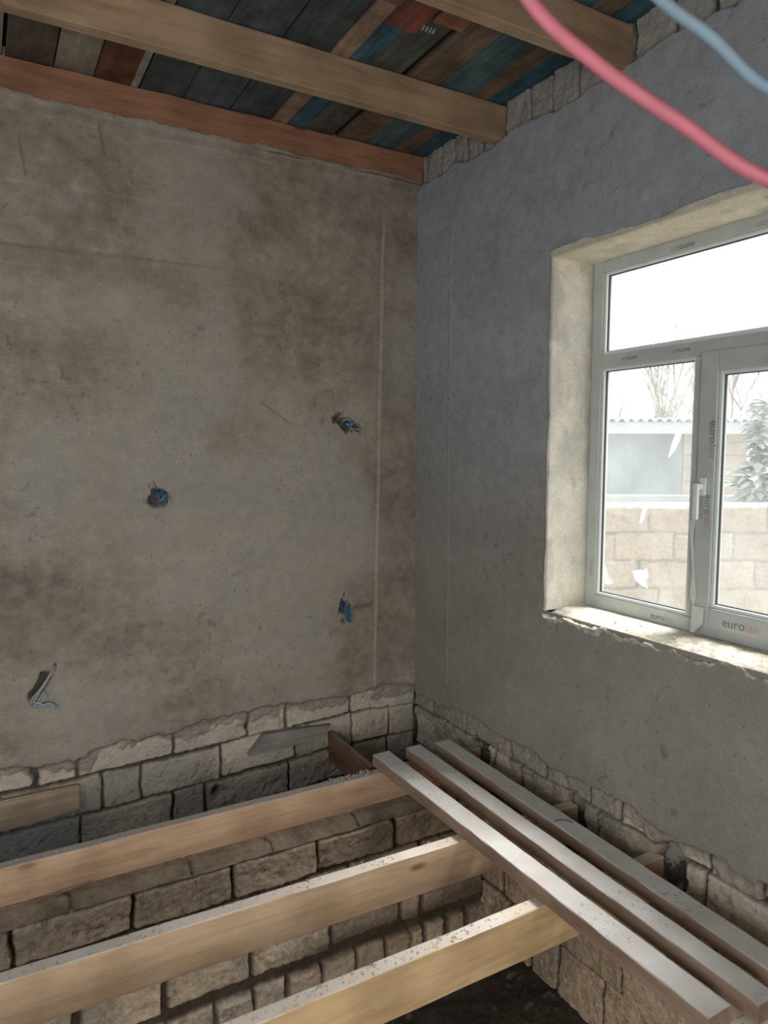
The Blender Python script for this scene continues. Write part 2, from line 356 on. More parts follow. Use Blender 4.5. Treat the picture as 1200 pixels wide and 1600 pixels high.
# deposits of plaster smeared on the top course
sm = sst(0.15, 0.5, fbm(U, V, 10, 4, 121) + 0.9 * (1 - sst(0.0, 0.12, edge - V)) - 0.35) * (1 - pm)
h = h + sm * 0.014
sc = stonecol(U, V, R * np.where(V > -1.54, 0.25, 1.0), m, 3)
sc = mix(sc, np.array([0.62, 0.54, 0.46]), sst(-1.56, -1.50, V) * 0.55 * m)
for hx, hz, hr in ((-1.19, -1.752, 0.020), (-2.014, -1.462, 0.020), (-2.10, -1.71, 0.022), (-1.02, -1.445, 0.012)):
    q = gauss(np.hypot(U - hx, (V - hz) * 0.8) + 0.012 * fbm(U, V, 30, 2, 140), hr); h = h - 0.045 * q; sc = mix(sc, np.array([0.05, 0.045, 0.04]), q)
bluegrey = (sst(-1.70, -1.74, V) * sst(-1.80, -1.90, U)); sc = mix(sc, np.array([0.30, 0.32, 0.33]), bluegrey * 0.7)
sc = mix(sc, np.array([0.27, 0.25, 0.22]), sm * 0.7)
lip = sst(1.415, 1.45, V + 0.01 * fbm(U, V, 9, 3, 131)) * sst(0.0, -0.006, V - 1.476 - 0.024 * fbm(U, V, 7, 4, 132, 0.65)); ph += 0.052 * lip
crk = gauss(V - 1.452 - 0.012 * fbm(U, V, 6, 4, 133), 0.0035) * sst(-0.1, 0.15, fbm(U, V, 5, 2, 134)); pc = pc * (1 - 0.75 * crk[..., None]); ph -= 0.006 * crk
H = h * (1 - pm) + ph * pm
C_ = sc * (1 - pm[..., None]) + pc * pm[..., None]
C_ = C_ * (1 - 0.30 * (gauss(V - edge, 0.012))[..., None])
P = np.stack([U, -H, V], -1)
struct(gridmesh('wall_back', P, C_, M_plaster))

# ---- right wall (window opening cut out)
WY0, WY1, WZ0, WZ1 = -2.285, -1.10, -0.715, 0.825
u = axis((-5.1, WY0 - .6, 0.02), (WY0 - .6, WY0, 0.007), (WY0, WY1, 0.007), (WY1, 0.0, 0.006)); v = axis((-1.72, -1.28, 0.0045), (-1.28, WZ0, 0.008), (WZ0, WZ1, 0.01), (WZ1, 1.36, 0.009), (1.36, 1.64, 0.005))
U, V = np.meshgrid(u, v)
rows = [(-1.75, -1.50, [-5.2, -4.8, -4.4, -4.0, -3.6, -3.2, -2.8, -2.45, -1.93, -1.84, -1.42, -0.93, -0.72, -0.30, 0.1]),
        (-1.50, -1.30, [-5.0, -4.6, -4.2, -3.8, -3.4, -3.0, -2.6, -2.15, -1.95, -1.55, -1.38, -1.12, -0.86, -0.50, -0.18, 0.1]),
        (1.38, 1.66, [-5.2, -4.9, -4.6, -4.3, -3.9, -3.6, -3.3, -3.0, -2.7, -2.35, -2.0, -1.83, -1.66, -1.48, -1.335, -1.20, -1.045, -0.90, -0.73, -0.56, -0.42, -0.31, -0.19, -0.05, 0.05])]
h, R, m = masonry(U, V, rows, 8, amp=0.026)
h -= 0.024
e1 = poly(U, [-5.1, -2.2, -2.05, -1.93, -1.77, -1.6, -1.4, -1.2, -1.02, -0.74, -0.58, -0.22, 0], [-1.42, -1.41, -1.43, -1.42, -1.44, -1.405, -1.41, -1.43, -1.39, -1.41, -1.375, -1.44, -1.44])
e1 = e1 + 0.024 * fbm(U, V, 9, 4, 171) + 0.012 * fbm(U, V, 40, 3, 172)
e2 = 1.450 + 0.045 * fbm(U, V, 6, 4, 173) + 0.010 * fbm(U, V, 34, 3, 174)
pm = sst(-0.003, 0.008, V - e1) * sst(-0.003, 0.008, e2 - V)
ph = 0.004 * fbm(U, V, 2.0, 3, 180) + 0.0012 * fbm(U, V, 14, 3, 181)
pc = plastercol(U, V, np.array([0.385, 0.395, 0.425]), 190, 0.55)  # bluish lens haze round the window painted into the upper plaster colour
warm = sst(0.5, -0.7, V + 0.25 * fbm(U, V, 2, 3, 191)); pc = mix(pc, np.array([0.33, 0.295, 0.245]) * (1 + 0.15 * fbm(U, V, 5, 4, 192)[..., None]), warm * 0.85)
cy = -0.327 + 0.003 * fbm(U * 0, V, 3, 2, 197)
strip = gauss(U - cy, 0.008) * sst(1.28, 1.2, V) * sst(-1.32, -1.25, V); ph += 0.003 * strip; pc = mix(pc, np.array([0.37, 0.36, 0.34]), strip * 0.55)
pk = sst(0.52, 0.74, fbm(U, V, 30, 2, 201)) * sst(-0.1, 0.3, fbm(U, V, 3, 2, 202)); ph -= 0.003 * pk; pc = pc * (1 - 0.25 * pk[..., None])
# dark pockets left around the joist ends
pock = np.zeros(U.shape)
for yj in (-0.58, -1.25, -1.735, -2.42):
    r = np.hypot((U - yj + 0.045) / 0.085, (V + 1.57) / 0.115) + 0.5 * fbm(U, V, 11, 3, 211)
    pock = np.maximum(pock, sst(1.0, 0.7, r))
sm = sst(0.0, 0.35, fbm(U, V, 8, 4, 221) + 0.75 * (1 - sst(0.0, 0.22, e1 - V)) - 0.2) * (1 - pm) * sst(0, -0.1, V)
h = h + sm * 0.016
sc = stonecol(U, V, R, m, 8)
sc = mix(sc, np.array([0.27, 0.245, 0.21]), sm * 0.6)
top = sst(1.3, 1.4, V); sc = mix(sc, np.array([0.33, 0.32, 0.30]), top * 0.8 * m); h = h + top * 0.012 * fbm(U, V, 14, 3, 233)
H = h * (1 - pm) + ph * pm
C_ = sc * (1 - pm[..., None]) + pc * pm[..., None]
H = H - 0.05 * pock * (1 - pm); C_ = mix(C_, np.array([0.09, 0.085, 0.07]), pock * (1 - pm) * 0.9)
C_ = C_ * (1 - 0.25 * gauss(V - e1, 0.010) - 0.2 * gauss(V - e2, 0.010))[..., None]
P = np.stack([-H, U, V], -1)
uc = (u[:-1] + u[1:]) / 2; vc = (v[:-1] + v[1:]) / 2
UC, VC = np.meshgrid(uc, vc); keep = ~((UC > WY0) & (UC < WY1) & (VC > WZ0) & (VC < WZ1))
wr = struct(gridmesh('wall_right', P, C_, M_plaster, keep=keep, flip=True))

# ---- core of the outer wall behind the plaster (stops daylight leaking round the opening)
struct(boxobj('wall_core_right', [((.075, -5.2, -2.6), (.32, WY0 - .02, 1.75)), ((.075, WY1 + .02, -2.6), (.32, 0.3, 1.75)),
              ((.075, WY0 - .02, -2.6), (.32, WY1 + .02, WZ0 - .03)), ((.075, WY0 - .02, WZ1 + .03), (.32, WY1 + .02, 1.75))], M_reveal))
struct(boxobj('wall_core_back', [((-4.1, 0.075, -2.6), (0.075, 0.3, 1.75))], M_reveal))

# ---- window reveals: jambs, head and the rough mortar sill
def reveal(name, fn, au, av, col, seed, flip=False, mat=M_reveal, rough=1.0):
    A, Bv = np.meshgrid(au, av)
    P = fn(A, Bv)
    c = np.array(col)[None, None] * (1 + rough * (0.14 * fbm(A, Bv, 5, 4, seed) + 0.10 * fbm(A, Bv, 24, 3, seed + 4)))[..., None]
    c = mix(c, np.array([0.45, 0.44, 0.40]), sst(0.0, 0.45, fbm(A * 1.6, Bv, 4.5, 4, seed + 8, 0.65)) * 0.65)
    c = mix(c, np.array([0.40, 0.34, 0.26]), sst(0.35, 0.6, fbm(A, Bv, 13, 3, seed + 12)) * 0.4)
    return struct(gridmesh(name, P, c, mat, flip=flip))
def jamb(y, seed, s):
    def f(A, Bv):   # A: depth into the wall, negative wraps onto the wall face
        rag = 0.5 + 0.5 * fbm(Bv, Bv * 0, 12, 4, seed, 0.6)
        x = np.where(A >= 0, A, -0.004 - 0.002 * rag); x = np.where(A < -0.019, 0.006, x)
        out = np.where(A < 0, -A * (0.25 + 0.9 * rag), 0)
        return np.stack([x, y + s * (0.004 * fbm(A, Bv, 6, 3, seed + 1) - out), Bv], -1)
    return f
reveal('trim_1', jamb(WY1, 301, -1), axis((-0.02, 0.0, 0.004), (0, 0.25, 0.008)), axis((WZ0, WZ1 + .01, 0.012)), (0.68, 0.64, 0.56), 301, flip=True)
reveal('trim_2', jamb(WY0, 305, 1), axis((-0.02, 0.0, 0.004), (0, 0.25, 0.008)), axis((WZ0, WZ1 + .01, 0.012)), (0.68, 0.64, 0.56), 305)
def head(A, Bv):    # A: y, Bv: s from 0 (frame side) to 1 (front) then wraps up
    lump = np.clip(fbm(A, A * 0, 5, 4, 311, 0.6) + 0.15, -0.3, 1)
    s = Bv
    x = np.where(s < 0.25, 0.25 - s, 0.0 - 0.012 - 0.010 * lump * sst(.25, .30, s))
    z = WZ1 + 0.004 * fbm(A, Bv, 8, 3, 312) + np.where(s > 0.25, (s - 0.25) * (0.45 + 0.55 * lump), 0)
    x = np.where(s > 0.298, 0.006, x)
    return np.stack([x, A, z], -1)
reveal('trim_3', head, axis((WY0 - .02, WY1 + .005, 0.007)), axis((0, 0.25, 0.012), (0.25, 0.302, 0.006)), (0.66, 0.61, 0.49), 311, flip=True)
def sill(A, Bv):
    s = Bv
    edge_ = -0.018 + 0.030 * fbm(A, A * 0, 8, 5, 322, 0.75)
    t = np.clip(s / 0.30, 0, 1); x = 0.25 * (1 - t) + edge_ * t
    n = fbm(A, x, 18, 5, 323, 0.65)
    z = WZ0 + 0.004 + 0.010 * n * sst(0.02, 0.12, s) - 0.03 * sst(0.5, 1.0, t) * (0.6 + 0.8 * fbm(A, x, 9, 3, 325))
    drop = np.clip((s - 0.30) / 0.06, 0, 1)
    z = z - drop * (0.040 + 0.030 * fbm(A, A * 0, 16, 4, 326, 0.7)) + 0.008 * fbm(A, s, 60, 3, 327) * sst(0.6, 1.0, t); x = x + drop * (0.014 - edge_) + 0.010 * fbm(A, z, 45, 3, 328) * sst(0, .3, drop) * (1 - drop)
    return np.stack([x, A, z], -1)
sl = reveal('trim_4', sill, axis((WY0 - .02, WY1 + .012, 0.005)), axis((0, 0.36, 0.005)), (0.68, 0.64, 0.53), 321, mat=M_stone, rough=1.3)

# ---- lower (foundation) walls
PY, PX, PT = -0.70, -0.012, -1.727
KX = lambda q: -2.1833 + (q + 2.1833) * 1.0147
JB = -1.703
u = axis((-4.0, -2.4, 0.02), (-2.4, 0.02, 0.006)); v = axis((-2.70, PT, 0.006))
U, V = np.meshgrid(u, v)
A0 = [-4.2, -3.8, -3.4, -3.0, -2.6, -2.148]
rows = [(-1.863, -1.702, A0 + [-1.731, -1.336, -0.955, -0.562, -0.2, 0.1]),
        (-2.045, -1.868, [-4.0, -3.6, -3.2, -2.8, -2.4, -2.0, -1.60, -1.22, -0.80, -0.425, -0.03, 0.1]),
        (-2.235, -2.052, A0 + [-1.95, -1.62, -1.268, -0.897, -0.53, -0.42, -0.03, 0.1]),
        (-2.72, -2.285, A0 + [-1.9, -1.62, -1.42, -1.262, -1.104, -0.939, -0.759, -0.606, -0.472, -0.40, -0.268, -0.151, 0.0, 0.1])]
rows = [(a * 1.0147, b * 1.0147, [KX(q) for q in js]) for a, b, js in rows]
h, R, m = masonry(U, V, rows, 23, amp=0.034, jw=0.010)
sc = stonecol(U, V, R, m, 23)
dark_band = gauss(V + 2.255, 0.045) * sst(-1.3, -0.9, U) + 0.8 * gauss(np.hypot(U + 0.12, V + 2.22), 0.14)  # darker band between the lower courses, plus a dark patch near the corner
sc = mix(sc, np.array([0.10, 0.085, 0.07]), np.clip(dark_band, 0, 1) * 0.8)
wm = sst(-1.2, -0.3, U) * 0.5; sc = sc * (1 - wm[..., None] * np.array([0.02, 0.12, 0.24])) * np.array([1.16, 1.08, 0.98])
gridmesh_lb = gridmesh('wall_lower_back', np.stack([U, PY - h, V], -1), sc, M_stone); struct(gridmesh_lb)
u = axis((-5.1, -2.5, 0.02), (-2.5, PY + .02, 0.006)); v = axis((-2.66, PT, 0.006))
U, V = np.meshgrid(u, v)
B0 = [-5.2, -4.8, -4.4, -4.0, -3.6, -3.2, -2.8]
rows = [(-1.86, PT, B0 + [-2.40, -2.0, -1.62, -1.2, -0.95, -0.6]), (-2.03, -1.86, B0 + [-2.2, -1.80, -1.38, -1.0, -0.6]),
        (-2.20, -2.03, B0 + [-2.45, -2.02, -1.60, -1.17, -0.85, -0.6]), (-2.70, -2.205, B0 + [-2.3, -1.85, -1.50, -1.23, -1.06, -0.9, -0.6])]
h, R, m = masonry(U, V, rows, 41, amp=0.022, jw=0.006)
sc = stonecol(U, V, R * 0.6, m, 41); sc = sc * np.array([1.12, 0.98, 0.82])
struct(gridmesh('wall_lower_right', np.stack([PX - h, U, V], -1), sc, M_stone, flip=True))
# ledge tops behind the lower walls, and the fill between ledge and back wall
u = axis((-4.05, 0.06, 0.012)); v = axis((PY + 0.004, -0.50, 0.008)); U, V = np.meshgrid(u, v)
Z = PT + (JB - .001 - PT) * sst(PY + .02 + 0.05 * fbm(U, V, 5, 3, 55), PY + .075, V) + 0.008 * fbm(U, V, 14, 4, 51) * sst(-.60, -.64, V)
jt = np.ones(U.shape)
for q in (-1.95, -1.50, -1.15, -0.72, -0.35): jt = np.minimum(jt, sst(0.003, 0.009, np.abs(U - q + 0.02 * fbm(U, V, 9, 2, 57))))
Z = Z - 0.012 * (1 - jt); Z[-1] = -1.96
c = np.array([0.36, 0.29, 0.21]) * (1 + 0.55 * fbm(U, V, 8, 4, 52))[..., None] * (0.4 + 0.6 * jt)[..., None]
struct(gridmesh('trim_5', np.stack([U, V, Z], -1), c, M_stone))
u = axis((PX + .004, 0.09, 0.012)); v = axis((-5.1, PY, 0.012)); U, V = np.meshgrid(u, v)
c = np.array([0.27, 0.22, 0.165]) * (1 + 0.35 * fbm(U, V, 8, 4, 53))[..., None]
struct(gridmesh('trim_6', np.stack([U, V, PT - .004 + 0.004 * fbm(U, V, 14, 3, 54)], -1), c, M_stone))
# soil floor in the pit, plus fill behind the ledge
u = axis((-4.05, 0.1, 0.012)); v = axis((-5.1, 0.05, 0.012)); U, V = np.meshgrid(u, v)
Z = poly(U, [-4, -1.6, -0.9, -0.2, 0.1], [-2.54, -2.53, -2.51, -2.455, -2.43]) + 0.018 * fbm(U, V, 4, 4, 61) + 0.010 * fbm(U, V, 22, 3, 62)
Z = np.where(V > -0.6, -1.955 + 0.01 * fbm(U, V, 10, 3, 64), Z)
c = np.array([0.085, 0.068, 0.052]) * (1 + 0.5 * fbm(U, V, 6, 4, 63))[..., None]
st_ = sst(0.45, 0.6, fbm(U, V, 26, 2, 66)); c = mix(c, np.array([0.22, 0.19, 0.16]), st_ * 0.7); Z = Z + 0.008 * st_
struct(gridmesh('floor', np.stack([U, V, Z], -1), c, M_soil))

# ---- unseen sides of the room, with a doorway and a side window letting daylight in
struct(boxobj('wall_rear', [((-4.1, -5.4, -2.6), (-3.15, -5.1, 1.75)), ((-1.95, -5.4, -2.6), (.32, -5.1, 1.75)), ((-3.15, -5.4, .8), (-1.95, -5.1, 1.75)), ((-3.15, -5.4, -2.6), (-1.95, -5.1, -1.55))], M_reveal))
struct(boxobj('wall_left', [((-4.35, -5.4, -2.6), (-4.1, -3.25, 1.75)), ((-4.35, -1.95, -2.6), (-4.1, .3, 1.75)), ((-4.35, -3.25, -2.6), (-4.1, -1.95, -.6)), ((-4.35, -3.25, .8), (-4.1, -1.95, 1.75))], M_reveal))
for nm in ('wall_core_right', 'wall_core_back', 'wall_rear', 'wall_left'):
    me = bpy.data.objects[nm].data; ca = me.color_attributes.new('tint', 'FLOAT_COLOR', 'POINT')
    ca.data.foreach_set('color', np.tile([0.36, 0.34, 0.30, 1.0], len(me.vertices)))

# ------------------------------------------------------------------ ceiling deck (one surface of recycled planks)
def deck():
    m, nt, b = newmat('painted_deck_planks', 0.75, 0.25)
    at = N(nt, 'ShaderNodeAttribute', attribute_name='tint'); tc = N(nt, 'ShaderNodeTexCoord')
    mp = N(nt, 'ShaderNodeMapping'); mp.inputs['Scale'].default_value = (14, 1.4, 14); nt.links.new(tc.outputs['Object'], mp.inputs[0])
    g = N(nt, 'ShaderNodeTexNoise', i_Scale=2.4, i_Detail=5.0); nt.links.new(mp.outputs[0], g.inputs['Vector'])
    c = mul(nt, at.outputs['Color'], ramp(nt, g.outputs['Fac'], [(0.3, (0.72,) * 3), (0.7, (1.18,) * 3)]))
    n = N(nt, 'ShaderNodeTexNoise', i_Scale=5.5, i_Detail=6.0, i_Roughness=0.7); nt.links.new(tc.outputs['Object'], n.inputs['Vector'])
    c = mul(nt, c, ramp(nt, n.outputs['Fac'], [(0.36, (0.55, 0.52, 0.50)), (0.62, (1.1, 1.1, 1.1))]))
    w = N(nt, 'ShaderNodeTexNoise', i_Scale=3.0, i_Detail=6.0, i_Roughness=0.75); nt.links.new(mp.outputs[0], w.inputs['Vector'])
    c = mul(nt, c, (0.42, 0.38, 0.32, 1), ramp(nt, w.outputs['Fac'], [(0.66, (0, 0, 0)), (0.72, (0.5,) * 3)]), 'MIX')
    nt.links.new(c, b.inputs['Base Color']); return m
M_deck = deck()
GB = (0.135, 0.115, 0.09); CR = (0.34, 0.30, 0.245); RB = (0.17, 0.075, 0.045); WH = (0.42, 0.42, 0.38); SD = (0.080, 0.10, 0.105); SL = (0.095, 0.12, 0.13)
TN = (0.36, 0.25, 0.17); BL = (0.065, 0.14, 0.18); GR = (0.16, 0.135, 0.11); TE = (0.10, 0.17, 0.175); TB = (0.21, 0.15, 0.105); DK = (0.03, 0.026, 0.022)
GG = (0.11, 0.115, 0.10); RED = (0.24, 0.085, 0.06); OT = (0.42, 0.20, 0.10)
planks = [(-4.1, -3.75, GB), (-3.74, -3.5, SD), (-3.49, -3.3, CR), (-3.29, -3.0, SL), (-2.99, -2.7, TB), (-2.69, -2.42, SD), (-2.415, -2.25, GG), (-2.245, -2.07, RB), (-2.06, -2.035, CR),
          (-2.02, -1.846, GB), (-1.838, -1.684, CR), (-1.680, -1.53, RB), (-1.529, -1.498, WH), (-1.490, -1.305, SD), (-1.300, -1.085, SL), (-1.078, -0.885, SD),
          (-0.872, -0.795, TN), (-0.793, -0.70, BL), (-0.698, -0.545, GG), (-0.500, -0.345, TB), (-0.340, -0.175, TE), (-0.170, -0.085, TB), (-0.080, 0.07, BL)]
ZD = 1.602
bm = bmesh.new(); lay = bm.verts.layers.float_color.new('tint')
def dbox(x0, x1, y0, y1, z0, z1, c, sk=0.0):
    r = bmesh.ops.create_cube(bm, size=1.0)
    for v_ in r['verts']:
        y = y0 + (v_.co.y + .5) * (y1 - y0)
        v_.co = Vector((x0 + (v_.co.x + .5) * (x1 - x0) + sk * (y + .7), y, z0 + (v_.co.z + .5) * (z1 - z0))); v_[lay] = (*c, 1)
for k, (a, b_, c) in enumerate(planks):
    dz = random.uniform(0, 0.008); dbox(a, b_, -5.1, 0.06, ZD + dz, ZD + dz + 0.025, c)
dbox(-0.548, -0.502, -5.1, 0.06, ZD + 0.028, ZD + 0.05, DK)
dbox(-4.15, 0.32, -5.4, 0.3, ZD + 0.055, ZD + 0.08, DK)
dbox(-0.79, -0.66, -1.32, -1.02, ZD - 0.010, ZD, RED); dbox(-0.64, -0.515, -1.30, -1.12, ZD - 0.012, ZD, OT); dbox(-0.90, -0.79, -1.34, -1.13, ZD - 0.005, ZD, TB)
for k in range(5): dbox(-0.575 + k * .016, -0.568 + k * .016, -1.07, -1.04, ZD - 0.0015, ZD + .0005, (0.6, 0.6, 0.58), 0.25)
struct(meshobj('ceiling', bm, M_deck))

# ------------------------------------------------------------------ timbers
def timber(name, p0, p1, w, h, mat, seed=0, bev=0.003, rough=0.0015, e0=0.0, e1=0.0, nseg=30, parent=None, bow=0.0):
    """squared timber along local X from p0 (bottom centre) to p1, width w, height h; e0/e1 shear the ends"""
    p0 = Vector(p0); p1 = Vector(p1); L = (p1 - p0).length
    rnd = random.Random(seed); bm = bmesh.new(); prof = []
    b = bev
    for y, z in ((-w / 2 + b, 0), (w / 2 - b, 0), (w / 2, b), (w / 2, h - b), (w / 2 - b, h), (-w / 2 + b, h), (-w / 2, h - b), (-w / 2, b)): prof.append((y, z))
    ph = [rnd.uniform(0, 6.28) for _ in range(8)]; rings = []
    for i in range(nseg + 1):
        t = i / nseg; ring = []
        for k, (y, z) in enumerate(prof):
            x = t * L
            if i == 0: x += e0 * (z / h)
            if i == nseg: x += e1 * (z / h)
            wob = rough * (0.4 * math.sin(4 * t * L + ph[k]) + 0.6 * math.sin(31 * t * L + 2 * ph[k]) + rnd.uniform(-.5, .5))
            ring.append(bm.verts.new((x, y + wob * (1 if y > 0 else -1) * .7 + bow * math.sin(math.pi * t), z + wob * (0.6 if z > h / 2 else 0.0))))
        rings.append(ring)
    n = len(prof)
    for i in range(nseg):
        for k in range(n): bm.faces.new((rings[i][k], rings[i + 1][k], rings[i + 1][(k + 1) % n], rings[i][(k + 1) % n]))
    bm.faces.new(rings[0]); bm.faces.new(rings[-1][::-1])
    bmesh.ops.recalc_face_normals(bm, faces=bm.faces)
    o = meshobj(name, bm, mat, parent)
    d = (p1 - p0).normalized(); yv = Vector((0, 0, 1)).cross(d).normalized(); zv = d.cross(yv)
    o.matrix_world = Matrix(((d.x, yv.x, zv.x, p0.x), (d.y, yv.y, zv.y, p0.y), (d.z, yv.z, zv.z, p0.z), (0, 0, 0, 1)))
    return o
# ceiling ledger and rafters
tag(timber('ceiling_ledger', (-4.08, -0.022, 1.462), (-0.002, -0.022, 1.462), 0.05, 0.138, M_ledger, 1, rough=0.003), 'reddish brown ledger beam running along the top of the back wall', 'beam')
G = 'pale rafters under the plank ceiling'
tag(timber('ceiling_rafter', (-4.08, -0.700, 1.443), (0.03, -0.700, 1.443), 0.055, 0.158, M_rafter, 2), 'pale pine rafter crossing the ceiling, middle one between red ledger and nearest rafter', 'beam', G)
tag(timber('ceiling_rafter', (-4.08, -1.440, 1.437), (0.03, -1.440, 1.437), 0.055, 0.163, M_rafter, 3), 'pale pine rafter nearest the camera at the top right behind the pink conduit', 'beam', G)
# floor joists
GJ = 'floor joists spanning the pit'
JT = -1.557
tag(timber('floor_joist', (-4.0, -0.553, PT + .001), (0.05, -0.553, PT + .001), 0.05, JT - PT, M_joist_o, 11), 'orange tinted floor joist closest to the back wall, resting on the stone ledge', 'joist', GJ)
tag(timber('floor_joist', (-4.0, -1.150, JT - .168), (0.05, -1.252, JT - .168), 0.052, 0.168, M_joist, 12), 'pale pinkish floor joist, middle one of the three long joists over the pit', 'joist', GJ)
tag(timber('floor_joist', (-4.0, -1.705, JT - .168), (0.05, -1.705, JT - .168), 0.052, 0.168, M_joist_y, 13), 'yellow pine floor joist lowest in view with mortar crumbs along its pale top', 'joist', GJ)
tag(timber('floor_joist', (-0.475, -2.385, JT - .168), (0.05, -2.385, JT - .168), 0.055, 0.168, M_joist_y, 14), 'short floor joist end under the near ends of the grey boards, bottom right corner', 'joist', GJ)
# loose boards across the joists
GBd = 'dusty boards laid across the joists by the window wall'
tag(timber('loose_board', (-0.503, -0.492, JT + .002), (-0.513, -2.366, JT + .002), 0.094, 0.057, M_board, 21, rough=0.0012), 'dusty grey board laid across the joists, outermost and farthest from the window wall', 'board', GBd)
tag(timber('loose_board', (-0.322, -0.505, JT + .002), (-0.362, -2.405, JT + .002), 0.086, 0.057, M_board, 22, rough=0.0012), 'dusty grey board across the joists, between the outer board and the board beside the wall', 'board', GBd)
tag(timber('loose_board', (-0.145, -0.508, JT + .002), (-0.205, -2.60, JT + .002), 0.092, 0.050, M_board, 23, rough=0.0012), 'dusty grey board across the joists lying closest to the window wall', 'board', GBd)
# brown plank on edge running from the back wall to the outer board
tag(timber('edge_plank', (-0.540, 0.02, PT + .002), (-0.548, -0.485, PT + .002), 0.026, 0.165, M_brown, 31, nseg=10, e1=0.0), 'dark brown plank on edge running from the back wall to the outer grey board', 'plank')
# grey skewed board against the back wall
def slab(name, pts, y0, y1, mat, bev=0.003):
    bm = bmesh.new(); f = [bm.verts.new((x, y0, z)) for x, z in pts]; g_ = [bm.verts.new((x, y1, z)) for x, z in pts]
    n = len(pts); bm.faces.new(f); bm.faces.new(g_[::-1])
    for i in range(n): bm.faces.new((f[i], g_[i], g_[(i + 1) % n], f[(i + 1) % n]))
    bmesh.ops.recalc_face_normals(bm, faces=bm.faces)
    bmesh.ops.bevel(bm, geom=bm.edges[:], offset=bev, segments=2, affect='EDGES')
    return meshobj(name, bm, mat)
tag(slab('grey_board', [(-0.930, -1.490), (-0.548, -1.512), (-0.600, -1.580), (-1.022, -1.590)], -0.016, 0.03, M_greyw), 'grey weathered board with slanted ends set against the back wall stones above the joists', 'board')
tag(slab('embedded_plank', [(-2.9, -1.545), (-1.835, -1.553), (-1.835, -1.668), (-2.05, -1.690), (-2.9, -1.70)], -0.014, 0.03, M_tanw, 0.006), 'tan wooden plank built into the stone courses of the back wall at left', 'plank')

# ------------------------------------------------------------------ window
win = struct(empty('window_1', (0.24, (WY0 + WY1) / 2, WZ0)))
FX = 0.235
def wpart(name, o):
    o.parent = win; o.matrix_parent_inverse = Matrix.Translation(-win.location); return o
YL, YR = WY1 - .003, WY0 + .003; ZB, ZT = WZ0 + .002, WZ1 + .012
def frame_boxes(y0, y1, z0, z1, w, x0, x1):
    return [((x0, y0, z0), (x1, y0 + w, z1)), ((x0, y1 - w, z0), (x1, y1, z1)), ((x0, y0 + w, z0), (x1, y1 - w, z0 + w)), ((x0, y0 + w, z1 - w), (x1, y1 - w, z1))]
wpart('', boxobj('frame', frame_boxes(YR, YL, ZB, ZT, 0.058, FX, FX + .06), M_pvc, bev=0.004))
TZ = 0.392; MY = (YL + YR) / 2
wpart('', boxobj('transom', [((FX, YR + .058, TZ - .028), (FX + .06, YL - .058, TZ + .028))], M_pvc, bev=0.004))
wpart('', boxobj('mullion', [((FX + .001, MY - .005, ZB + .058), (FX + .06, MY + .045, TZ - .028))], M_pvc, bev=0.004))
sash = wpart('', boxobj('sash', frame_boxes(YR + .045, MY + .012, ZB + .040, TZ - .020, 0.074, FX - .016, FX + .05), M_pvc, bev=0.005))
def beads(y0, y1, z0, z1, x, name='glazing_bead'):
    w = .014
    wpart('', boxobj(name, frame_boxes(y0, y1, z0, z1, w, x, x + .02), M_bead, bev=0.004))
    wpart('', boxobj('gasket', frame_boxes(y0 + w, y1 - w, z0 + w, z1 - w, .004, x + .012, x + .022), M_gask))
    wpart('', boxobj('glass_pane', [((x + .018, y0 + w, z0 + w), (x + .0182, y1 - w, z1 - w))], M_glass))
beads(YR + .058, YL - .058, TZ + .028, ZT - .058, FX + .008)
beads(MY + .045, YL - .058, ZB + .058, TZ - .028, FX + .008)
beads(YR + .119, MY + .012 - .074, ZB + .114, TZ - .094, FX - .006)
# handle on the sash stile
hy = MY - .022; hz = -0.135
bm = bmesh.new()
addbox(bm, (FX - .026, hy - .014, hz - .035), (FX - .016, hy + .014, hz + .035), 0, .004)
addbox(bm, (FX - .060, hy - .008, hz - .010), (FX - .026, hy + .008, hz + .010), 0, .003)
addbox(bm, (FX - .068, hy - .011, hz - .125), (FX - .054, hy + .011, hz + .012), 0, .005)
wpart('', meshobj('handle', bm, M_handle))
# peeled protective film hanging off the mullion
def strip_mesh(name, P, wv, mat, th=0.0012):
    bm = bmesh.new(); prev = None
    for p_, w_ in zip(P, wv):
        p_ = Vector(p_); row = [bm.verts.new(p_ + Vector((dx, dy * w_, 0))) for dx, dy in ((0, -.5), (0, .5), (th, .5), (th, -.5))]
        if prev:
            for k in range(4): bm.faces.new((prev[k], prev[(k + 1) % 4], row[(k + 1) % 4], row[k]))
        prev = row
    bmesh.ops.recalc_face_normals(bm, faces=bm.faces)
    return wpart('', meshobj(name, bm, mat))
strip_mesh('peeled_film', [(FX - .022, MY + .016, -.13), (FX - .026, MY + .010, -.20), (FX - .024, MY + .006, -.27)], [.008, .010, .020], M_film)
strip_mesh('peeled_film', [(FX - .022, MY + .020, -.27), (FX - .030, MY + .012, -.33), (FX - .024, MY + .004, -.46), (FX - .030, MY - .004, -.56), (FX - .024, MY - .002, -.60)], [.030, .014, .010, .028, .004], M_film)
strip_mesh('peeled_film', [(FX - .020, MY - .020, -.60), (FX - .030, MY - .026, -.66), (FX - .044, MY - .014, -.70)], [.052, .050, .012], M_film)
